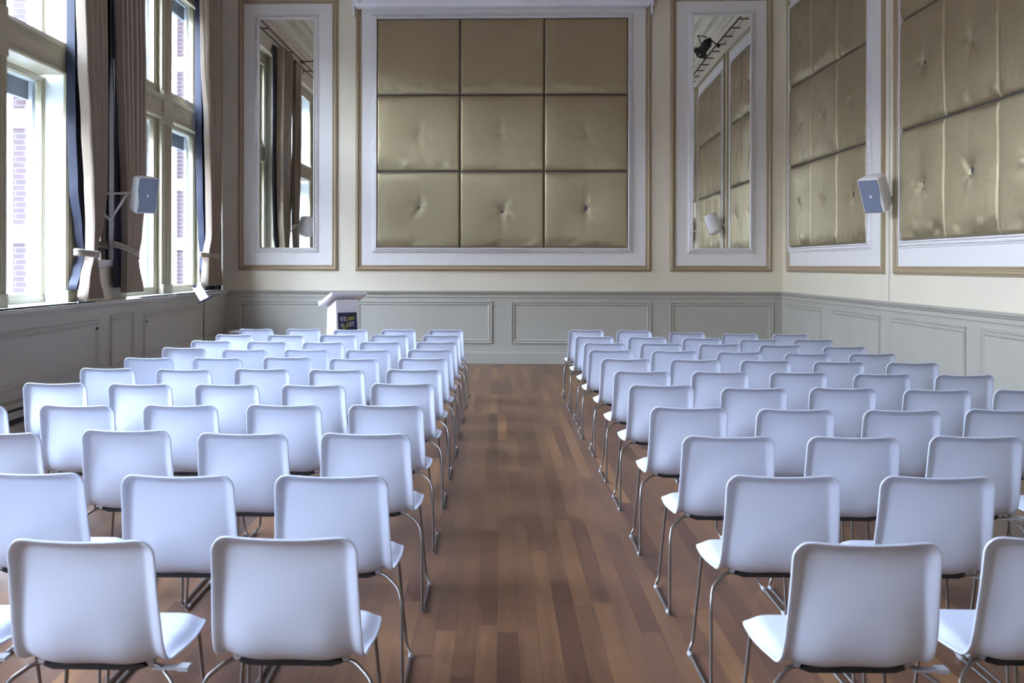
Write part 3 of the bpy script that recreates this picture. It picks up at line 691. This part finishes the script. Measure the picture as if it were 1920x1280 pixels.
# small cord weight on the sill below the first curtain
t = MB(); t.cyl((-4.40, 10.32, 1.163), (-4.40, 10.32, 1.185), .022, 12, .012); t.tube([(-4.40, 10.32, 1.18), (-4.41, 10.30, 1.23)], .006, 6); tag(obj('curtain_weight', t, 'black'), 'small dark cord weight on sill under the nearest curtain', 'curtain weight')

# ------------------------------------------------------------------ lectern with poster
LR = math.radians(34)
root = empty('lectern', (-2.11, 13.55, 0), (0, 0, LR), label='white lectern with sloping top and navy poster before the back wall', cat='lectern')
b = MB()
sec = [(-.19, 0), (.19, 0), (.16, 1.06), (-.16, 1.06)]
yf0, yf1, yb0, yb1 = -.22, -.12, .16, .16
b.add([(-.19, yf0, 0), (.19, yf0, 0), (.19, yb0, 0), (-.19, yb0, 0), (-.17, yf1, 1.10), (.17, yf1, 1.10), (.17, yb1, .99), (-.17, yb1, .99)],
      [(3, 2, 1, 0), (4, 5, 6, 7), (0, 1, 5, 4), (1, 2, 6, 5), (2, 3, 7, 6), (3, 0, 4, 7)])
obj('body', b, 'lectern', root, local=True, bevel=.004)
b = MB()
b.add([(-.265, -.20, 1.165), (.265, -.20, 1.165), (.265, .23, 1.00), (-.265, .23, 1.00), (-.265, -.185, 1.205), (.265, -.185, 1.205), (.265, .245, 1.04), (-.265, .245, 1.04)],
      [(3, 2, 1, 0), (4, 5, 6, 7), (0, 1, 5, 4), (1, 2, 6, 5), (2, 3, 7, 6), (3, 0, 4, 7)])
obj('top', b, 'lectern', root, local=True, bevel=.004)
b = MB(); b.add([(-.265, .235, 1.03), (.265, .235, 1.03), (.265, .247, 1.03), (-.265, .247, 1.03), (-.265, .235, 1.07), (.265, .235, 1.07), (.265, .247, 1.07), (-.265, .247, 1.07)], [(3, 2, 1, 0), (4, 5, 6, 7), (0, 1, 5, 4), (1, 2, 6, 5), (2, 3, 7, 6), (3, 0, 4, 7)]); obj('paper_stop', b, 'lectern', root, local=True)
b = MB(); b.box(-.20, .20, -.24, .19, 0, .03); obj('base', b, 'lectern', root, local=True)
def fp(x, z, d=.0):   # point on the sloping front
    return (x, -.22+.10*z/1.10-.003-d, z)
PX0, PX1, PZ0, PZ1 = -.150, .130, .50, .925
pr = MB(); pr.add([fp(PX0, PZ0), fp(PX1, PZ0), fp(PX1, PZ1), fp(PX0, PZ1), fp(PX0, PZ0, .002), fp(PX1, PZ0, .002), fp(PX1, PZ1, .002), fp(PX0, PZ1, .002)],
      [(3, 2, 1, 0), (4, 5, 6, 7), (0, 1, 5, 4), (1, 2, 6, 5), (2, 3, 7, 6), (3, 0, 4, 7)])
def poster_mat():
    m_ = D.materials.new('poster_print'); m_.use_nodes = True; t_ = m_.node_tree; b_ = t_.nodes['Principled BSDF']; b_.inputs['Roughness'].default_value = .45
    c_ = t_.nodes.new('ShaderNodeTexCoord'); n_ = t_.nodes.new('ShaderNodeTexNoise'); n_.inputs['Scale'].default_value = 7; n_.inputs['Detail'].default_value = 4
    r_ = t_.nodes.new('ShaderNodeValToRGB'); e = r_.color_ramp.elements; e[0].position = .35; e[0].color = (.012, .035, .035, 1); e[1].position = .65; e[1].color = (.012, .018, .11, 1)
    t_.links.new(c_.outputs['Object'], n_.inputs['Vector']); t_.links.new(n_.outputs['Fac'], r_.inputs[0]); t_.links.new(r_.outputs[0], b_.inputs['Base Color']); return m_
M['poster'] = poster_mat()
poster = obj('poster', pr, 'poster', root, local=True, label='navy and green poster with white and yellow letters')
def text(s_, x, z, size, m_, rot=0, font_sp=1.0):
    cu = D.curves.new('lettering', 'FONT'); cu.body = s_; cu.size = size; cu.extrude = .0008; cu.align_x = 'CENTER'; cu.space_character = font_sp; cu.offset = .0012
    o = D.objects.new('tmp', cu); COL.objects.link(o)
    dg = bpy.context.evaluated_depsgraph_get(); me = D.meshes.new_from_object(o.evaluated_get(dg)); D.objects.remove(o)
    me.materials.clear(); me.materials.append(M[m_])
    R_ = Matrix.Rotation(math.radians(rot), 4, 'Z')
    for v in me.vertices:
        c_ = R_ @ v.co; px, pz = x+c_.x, z+c_.y; q = fp(px, pz, .0028+c_.z); v.co = q
    obj('lettering', me, m_, poster, local=True)
cx_ = (PX0+PX1)/2
for ch, x, mm_ in (('E', -.088, 'whitep'), ('E', -.044, 'whitep'), ('U', .006, 'yellow'), ('W', .066, 'yellow')): text(ch, x-.010, .815, .075, mm_)
for ch, x, z, mm_, r_ in (('F', -.085, .725, 'whitep', -6), ('E', -.048, .700, 'yellow', 12), ('E', -.004, .725, 'yellow', -4), ('S', .040, .738, 'whitep', 0), ('T', .082, .738, 'whitep', 5)): text(ch, x-.010, z, .078, mm_, r_)
g = MB()
for x, z, r_ in ((-.09, .64, .022), (.085, .66, .018), (-.10, .58, .016)): 
    pts = [fp(x+r_*math.cos(k*math.pi/4), z+r_*math.sin(k*math.pi/4), .0035) for k in range(8)]; g.add(pts, [tuple(reversed(range(8)))])
obj('leaf_mark', g, 'greenp', poster, local=True)
g = MB()
for k in range(7): 
    x = -.045+k*.013; g.add([fp(x, .595, .004), fp(x+.009, .595, .004), fp(x+.009, .612+.006*(k % 2), .004), fp(x, .612+.006*(k % 2), .004)], [(0, 1, 2, 3)])
obj('small_print', g, 'whitep', poster, local=True)

# ------------------------------------------------------------------ paper stand, low white box
root = empty('sign_stand', (-3.98, 13.35, 0), label='thin dark stand holding a tilted white paper near left wainscot', cat='stand')
t = MB(); t.tube([(-3.98, 13.35, .02), (-3.98, 13.35, 1.10)], .007, 8); t.cyl((-3.98, 13.35, .5), (-3.98, 13.35, .56), .012); obj('pole', t, 'bronze', root)
t = MB()
for k in range(3):
    a = math.radians(90+120*k); t.tube([(-3.98, 13.35, .30), (-3.98+.28*math.cos(a), 13.35+.28*math.sin(a), .008)], .006, 6)
obj('tripod', t, 'bronze', root)
def bd(u, v, w_):
    # tilted board local frame
    Mx = Matrix.Translation((-4.02, 13.34, 1.185)) @ Matrix.Rotation(math.radians(30), 4, 'Z') @ Matrix.Rotation(math.radians(-26), 4, 'Y') @ Matrix.Rotation(math.radians(-25), 4, 'X')
    return tuple(Mx @ Vector((u, w_, v)))
t = MB(); vs = [bd(u, v, w_) for w_ in (0, .006) for u, v in ((-.062, -.11), (.062, -.11), (.062, .12), (-.062, .12))]
t.add(vs, [(0, 1, 2, 3), (7, 6, 5, 4), (0, 4, 5, 1), (1, 5, 6, 2), (2, 6, 7, 3), (3, 7, 4, 0)])
vs = [bd(u, v, w_) for w_ in (-.03, .01) for u, v in ((-.10, -.122), (.13, -.122), (.13, -.110), (-.10, -.110))]
t.add(vs, [(0, 1, 2, 3), (7, 6, 5, 4), (0, 4, 5, 1), (1, 5, 6, 2), (2, 6, 7, 3), (3, 7, 4, 0)])
vs = [bd(u, v, w_) for w_ in (-.012, .01) for u, v in ((-.05, .11), (.0, .11), (.0, .135), (-.05, .135))]
t.add(vs, [(0, 1, 2, 3), (7, 6, 5, 4), (0, 4, 5, 1), (1, 5, 6, 2), (2, 6, 7, 3), (3, 7, 4, 0)])
obj('board', t, 'navy', root)
t = MB(); vs = [bd(u, v, w_) for w_ in (-.004, -.001) for u, v in ((-.06, -.105), (.06, -.105), (.06, .125), (-.06, .125))]
t.add(vs, [(0, 1, 2, 3), (7, 6, 5, 4), (0, 4, 5, 1), (1, 5, 6, 2), (2, 6, 7, 3), (3, 7, 4, 0)]); obj('paper_sheet', t, 'paper', root)
root = empty('low_cabinet', (-3.85, 15.15, 0), label='low white cabinet in far left corner behind the last chairs', cat='cabinet')
b = MB(); b.box(-4.05, -3.66, 14.95, 15.35, .04, .535); obj('body', b, 'box_w', root, bevel=.01)
b = MB(); b.box(-4.07, -3.64, 14.93, 15.37, .535, .56); obj('top', b, 'box_w', root, bevel=.005)
b = MB(); b.box(-4.03, -3.68, 14.98, 15.32, 0, .04); obj('plinth', b, 'black', root)

# ------------------------------------------------------------------ doors on the right wall (seen in the mirror)
for n_, (ya, yb_) in enumerate(((5.75, 7.1), (3.6, 4.95))):
    root = empty('door_%d' % (n_+1), (XR, (ya+yb_)/2, 0), kind='structure')
    b = MB(); b.box(XR-.03, XR, ya, yb_, 0, 2.45)
    for k in range(2):
        a = ya+.06+k*(yb_-ya)/2; c_ = ya+(k+1)*(yb_-ya)/2-.06
        ring(b, lambda u, v, w2: (XR-.03-w2, u, v), a+.05, .3, c_-.05, 1.0, RINGP); ring(b, lambda u, v, w2: (XR-.03-w2, u, v), a+.05, 1.25, c_-.05, 2.25, RINGP)
    obj('leaf', b, 'sage', root)
    b = MB(); b.box(XR-.06, XR, ya-.14, ya, 0, 2.45); b.box(XR-.06, XR, yb_, yb_+.14, 0, 2.45); b.box(XR-.09, XR, ya-.2, yb_+.2, 2.45, 2.68); obj('door_frame', b, 'sage', root, bevel=.01)
    b = MB(); b.tube([(XR-.03, (ya+yb_)/2-.08, 1.05), (XR-.09, (ya+yb_)/2-.08, 1.05), (XR-.09, (ya+yb_)/2-.2, 1.05)], .011, 8, .015); obj('door_handle', b, 'steel', root)
root = empty('exit_sign', (XR, 7.0, 2.8), label='small teal exit pictogram above the door, reflected in right mirror', cat='sign')
b = MB(); b.box(XR-.02, XR, 6.45, 6.85, 2.76, 3.0); obj('plate', b, 'teal', root)
b = MB(); b.box(XR-.024, XR-.02, 6.62, 6.66, 2.80, 2.94); b.box(XR-.024, XR-.02, 6.72, 6.82, 2.79, 2.97); obj('pictogram', b, 'paper', root)

# ------------------------------------------------------------------ outdoors
g = MB(); g.add([(-60, -40, -.6), (-5.2, -40, -.6), (-5.2, 60, -.6), (-60, 60, -.6)], [(0, 1, 2, 3)]); obj('ground', g, 'asphalt', kind='structure')
M['brickfar'] = mat('dull_brick_facade', (.10, .065, .055), .9, var=.1, vscale=.4)
yy = -30
for k in range(4):  # unseen row added to block low sky and darken the upper walls
    L_ = 18.0; hgt = 8.4+[0, .8, -.5, .6, .3][k]; XS = -24
    root = empty('sky_block_building', (XS-4, yy+L_/2, -.6), label='unseen brick building added across the street to shape daylight, %s along the row' % ['first', 'second', 'third', 'last'][k], cat='building', group='unseen brick buildings added to shape daylight')
    b = MB(); b.box(XS-9, XS-.1*(k % 2), yy, yy+L_-.02, -.6, hgt); obj('facade', b, 'brickfar', root)
    b = MB(); b.add([(XS-9.2, yy, hgt), (XS+.2, yy, hgt), (XS+.2, yy+L_-.02, hgt), (XS-9.2, yy+L_-.02, hgt), (XS-4.5, yy, hgt+1.2), (XS-4.5, yy+L_-.02, hgt+1.2)], [(0, 1, 4), (2, 3, 5), (1, 2, 5, 4), (3, 0, 4, 5), (3, 2, 1, 0)]); obj('roof', b, 'roof', root)
    for r_ in range(2):
        for c_ in range(6):
            y_ = yy+1.1+c_*2.9; z_ = .8+r_*3.0
            b = MB(); b.box(XS, XS+.14, y_, y_+1.3, z_, z_+1.8); wn_ = obj('window', b, 'outwhite', root)
            b = MB(); b.box(XS+.13, XS+.16, y_+.1, y_+1.2, z_+.1, z_+1.7); obj('pane', b, 'shade', wn_)
    yy += L_
root = empty('neighbouring_house', (-16, 29, -.6), label='pale house with slate roof far outside the nearest window', cat='house')
b = MB(); b.box(-22, -13.5, 24, 34, -.6, 3.0); obj('wall', b, 'render_wall', root)
b = MB(); b.add([(-22.4, 23.6, 2.9), (-13.1, 23.6, 2.9), (-13.1, 34.4, 2.9), (-22.4, 34.4, 2.9), (-17.7, 23.6, 5.3), (-17.7, 34.4, 5.3)], [(0, 1, 4), (2, 3, 5), (1, 2, 5, 4), (3, 0, 4, 5), (3, 2, 1, 0)]); obj('roof', b, 'roof', root)
for y in (25.5, 28.5, 31.5):
    b = MB(); b.box(-13.5, -13.44, y, y+1.1, .4, 2.0); q = obj('window', b, 'shade', root)
for x in (-20.5, -18, -15.5):
    b = MB(); b.box(x, x+1.1, 23.94, 24, .4, 2.0); q = obj('window', b, 'shade', root)

# ------------------------------------------------------------------ chairs
PROF = [(0.000, .822), (.004, .800), (.014, .740), (.028, .660), (.044, .580), (.056, .525), (.072, .488), (.096, .466), (.130, .455), (.190, .449), (.260, .447), (.330, .451), (.385, .458), (.420, .459), (.445, .450), (.458, .432)]
def prof_at(t):      # Catmull-Rom along PROF by arc length
    return t
_pl = [0]
for i in range(1, len(PROF)): _pl.append(_pl[-1]+math.dist(PROF[i], PROF[i-1]))
LT = _pl[-1]
def pr_pt(s_):
    s_ = min(max(s_, 0), LT-1e-6)
    for i in range(len(_pl)-1):
        if _pl[i] <= s_ <= _pl[i+1]: break
    t = (s_-_pl[i])/(_pl[i+1]-_pl[i])
    P_ = [Vector((*PROF[max(0, min(len(PROF)-1, i+k))], 0)) for k in (-1, 0, 1, 2)]
    a, b_, c_, d_ = P_
    q = .5*((2*b_)+(c_-a)*t+(2*a-5*b_+4*c_-d_)*t*t+(3*b_-a-3*c_+d_)*t**3)
    return q.x, q.y
def ss(a, b_, x):
    t = min(max((x-a)/(b_-a), 0), 1); return t*t*(3-2*t)
def shell_mesh():
    mb = MB(); NU, NV = 40, 72
    rt_, rf = .060, .085
    def fn(a, b_):
        # v remapped: dense near both ends
        s_ = LT*b_
        if b_ < .12: s_ = LT*(.12*(b_/.12)**1.6)
        if b_ > .9: s_ = LT*(1-.1*((1-b_)/.1)**1.5)
        W_ = .2065+.010*ss(.05, .40, s_)
        W_ += .015*ss(.42, .62, s_)
        hw = W_
        if s_ < rt_: hw = W_-rt_+math.sqrt(max(rt_**2-(rt_-s_)**2, 0))
        e_ = LT-s_
        if e_ < rf: hw = W_-rf+math.sqrt(max(rf**2-(rf-e_)**2, 0))
        # edge concentrated u
        u = 2*a-1; uu = math.copysign(1-(1-abs(u))**1.35, u)
        x = uu*hw
        y, z = pr_pt(s_); y2, z2 = pr_pt(min(s_+.006, LT)); y1, z1 = pr_pt(max(s_-.006, 0))
        ty, tz = y2-y1, z2-z1; l = math.hypot(ty, tz); ty /= l; tz /= l
        ny, nz = tz, -ty      # outward: rearwards on the back, down under the seat
        if ny > 0 and s_ < .25: ny, nz = -ny, -nz
        if s_ >= .25 and nz > 0: ny, nz = -ny, -nz
        ed = W_-abs(x)
        if s_ < rt_: ed = min(ed, rt_-math.hypot(max(0, abs(x)-(W_-rt_)), rt_-s_))
        if e_ < rf: ed = min(ed, rf-math.hypot(max(0, abs(x)-(W_-rf)), rf-e_))
        ed = max(ed, 0)
        wback = 1-ss(.28, .42, s_)
        c1 = .027*(1-ss(0, .042+.022*ss(.36, .5, s_), ed))**1.3
        curl = c1*(1.0*wback+.75*(1-wback))
        # body of back dished, lower back swelling rearwards
        xx = abs(x)/W_
        bulge = .032*(1-xx**2.2)*ss(.06, .26, s_)*(1-ss(.42, .56, s_))
        dish = .010*(xx**2)*(1-ss(.30, .40, s_))*-1
        sw = .008*(1-ss(.0, .5, abs(xx-.55)))*ss(.20, .32, s_)*(1-ss(.38, .46, s_))
        d_ = curl+bulge+dish+sw
        if s_ < .05: z -= .010*(1-xx**2)*(1-ss(0, .05, s_))
        return (x, y+ny*d_, z+nz*d_)
    mb.grid(fn, NU, NV); return mb
CH = empty('stacking_chair', (0, 0, 0))
sh = obj('seat_shell', shell_mesh(), 'shell', CH, local=True)
sm = sh.modifiers.new('solid', 'SOLIDIFY'); sm.thickness = .0075; sm.offset = 0
bv = sh.modifiers.new('sub', 'SUBSURF'); bv.levels = 1; bv.render_levels = 1
bake(sh)
for p_ in sh.data.polygons: p_.use_smooth = True
for s_ in (-1, 1):
    t = MB()
    t.tube([(s_*.120, .115, .420), (s_*.178, .108, .424), (s_*.240, .056, .385), (s_*.252, .030, .330), (s_*.258, -.004, .0085), (s_*.258, .405, .0085), (s_*.238, .425, .040), (s_*.205, .395, .436), (s_*.150, .36, .441)], .0065, 10, .028)
    leg = obj('sled_leg', t, 'steel', CH, local=True)
    for y in (.03, .375):
        g = MB(); g.cyl((s_*.258, y-.02, .0085), (s_*.258, y+.02, .0085), .0095, 10); obj('foot_glide', g, 'link', leg, local=True)
t = MB(); t.tube([(-.125, .115, .420), (.125, .115, .420)], .0065, 10); obj('cross_bar', t, 'steel', CH, local=True)
t = MB(); t.tube([(-.155, .36, .441), (.155, .36, .441)], .0065, 10); obj('cross_bar', t, 'steel', CH, local=True)
t = MB()
t.prismf([(-.140, .437), (.140, .437), (.150, .430), (.120, .420), (-.120, .420), (-.150, .430)], lambda p, q, k: (p, k, q-.010), .092, .15); obj('seat_mount', t, 'black', CH, local=True)
for s_ in (-1, 1):
    t = MB(); t.cyl((s_*.158, .098, .434), (s_*.158, .120, .432), .011, 14); obj('mount_cap', t, 'link', CH, local=True)
t = MB(); t.box(.17, .268, .085, .118, .415, .420); t.box(.240, .270, .082, .121, .412, .423); obj('link_bracket', t, 'link', CH, local=True)
ORD = ['nearest', 'second', 'third', 'fourth', 'fifth', 'sixth', 'seventh', 'eighth', 'ninth', 'tenth', 'furthest']
SEAT = ['seat on the aisle', 'second seat from the aisle', 'third seat from the aisle', 'fourth seat from the aisle', 'fifth seat from the aisle']
CHAIRS = [['L',1,1,-1.14,2.72,0],['L',1,0,-0.61,2.77,0],['L',1,2,-1.69,2.77,0],['L',2,0,-0.61,3.58,0],['L',2,1,-1.15,3.56,0],['L',2,2,-1.69,3.58,0],['L',3,0,-0.6,4.48,0],['L',3,1,-1.15,4.46,0],['L',3,2,-1.71,4.52,0],['L',3,3,-2.23,4.42,0],['L',4,0,-0.62,5.39,0],['L',4,1,-1.16,5.37,0],['L',4,2,-1.7,5.33,0],['L',4,3,-2.26,5.3,0],['L',4,4,-2.78,5.24,0],['L',5,0,-0.62,6.37,0],['L',5,1,-1.16,6.26,0],['L',5,2,-1.71,6.27,0],['L',5,3,-2.26,6.26,0],['L',5,4,-2.83,6.28,0],['L',6,0,-0.61,7.24,0],['L',6,1,-1.17,7.19,0],['L',6,2,-1.72,7.22,0],['L',6,3,-2.27,7.15,0],['L',6,4,-2.85,7.19,0],['L',7,0,-0.61,8.11,0],['L',7,1,-1.16,8.04,0],['L',7,2,-1.73,8.14,0],['L',7,3,-2.28,8.04,0],['L',7,4,-2.83,8.01,0],['L',8,0,-0.61,8.94,0],['L',8,1,-1.16,8.88,0],['L',8,2,-1.71,8.88,0],['L',8,3,-2.27,8.87,0],['L',8,4,-2.86,9.0,0],['L',9,0,-0.61,9.83,0],['L',9,1,-1.16,9.8,0],['L',9,2,-1.71,9.73,0],['L',9,3,-2.28,9.79,0],['L',9,4,-2.86,9.86,0],['L',10,0,-0.61,10.79,0],['L',10,1,-1.18,10.8,0],['L',10,2,-1.73,10.76,0],['L',10,3,-2.28,10.69,0],['L',10,4,-2.86,10.73,0],['L',11,0,-0.61,11.68,0],['L',11,1,-1.17,11.69,0],['L',11,2,-1.72,11.61,0],['L',11,3,-2.3,11.71,0],['L',11,4,-2.85,11.68,0],['R',1,0,1.03,2.78,6],['R',1,1,1.55,2.85,0],['R',2,0,1.04,3.65,0],['R',2,1,1.59,3.66,0],['R',2,2,2.13,3.68,0],['R',3,0,1.04,4.48,0],['R',3,1,1.58,4.49,0],['R',3,2,2.13,4.53,0],['R',3,3,2.66,4.5,0],['R',4,0,1.04,5.38,0],['R',4,1,1.58,5.34,0],['R',4,2,2.11,5.33,0],['R',4,3,2.67,5.38,0],['R',4,4,3.22,5.36,0],['R',5,0,1.06,6.37,0],['R',5,1,1.58,6.25,0],['R',5,2,2.15,6.28,0],['R',5,3,2.67,6.22,0],['R',5,4,3.22,6.24,0],['R',6,0,1.06,7.2,0],['R',6,1,1.61,7.19,0],['R',6,2,2.14,7.19,0],['R',6,3,2.66,7.1,5.25],['R',6,4,3.17,7.07,4.25],['R',7,0,1.07,8.15,0],['R',7,1,1.61,8.11,0],['R',7,2,2.15,8.08,5.25],['R',7,3,2.65,8.0,4.5],['R',7,4,3.17,7.95,5.5],['R',8,0,1.05,9.0,0],['R',8,1,1.6,8.95,0],['R',8,2,2.12,8.85,7.25],['R',8,3,2.61,8.73,9.25],['R',8,4,3.14,8.74,8.25],['R',9,0,1.07,9.8,7.75],['R',9,1,1.62,9.8,0],['R',9,2,2.15,9.74,7.25],['R',9,3,2.66,9.65,8],['R',9,4,3.13,9.5,9],['R',10,0,1.06,10.68,0],['R',10,1,1.61,10.64,6.75],['R',10,2,2.13,10.53,7],['R',10,3,2.63,10.38,11],['R',10,4,3.14,10.38,11],['R',11,0,1.07,11.74,0],['R',11,1,1.63,11.68,0],['R',11,2,2.12,11.37,8.5],['R',11,3,2.61,11.2,11],['R',11,4,3.13,11.19,11]]
for _r in range(60):                                     # keep neighbours in a row from running into each other
    for a_ in CHAIRS:
        for b_ in CHAIRS:
            if a_ is not b_ and a_[0] == b_[0] and a_[1] == b_[1] and b_[2] == a_[2]+1:
                d_ = abs(b_[3]-a_[3]); s_ = 1 if b_[3] > a_[3] else -1
                if d_ < .554: b_[3] += s_*(.554-d_)*.6; a_[3] -= s_*(.554-d_)*.4
first = True
rc = random.Random(5)
for side, row, k, x, y, ang in CHAIRS:
    o = CH if first else copy_tree(CH); first = False
    o.location = (x, y, 0); jit = rc.uniform(-.8, .8)
    o.rotation_euler = (0, 0, math.radians(ang*.3+jit))
    o['label'] = 'white shell chair, %s block, %s row%s, %s' % ('left' if side == 'L' else 'right', ORD[row-1], '' if row in (1, 11) else ' from camera', SEAT[k])
    o['category'] = 'chair'
    if (side == 'L' and k == 0):
        for ch in list(o.children):
            if ch.name.startswith('link_bracket') and not (o is CH): D.objects.remove(ch)
    o['group'] = 'white sled base chairs in the %s block' % ('left' if side == 'L' else 'right')
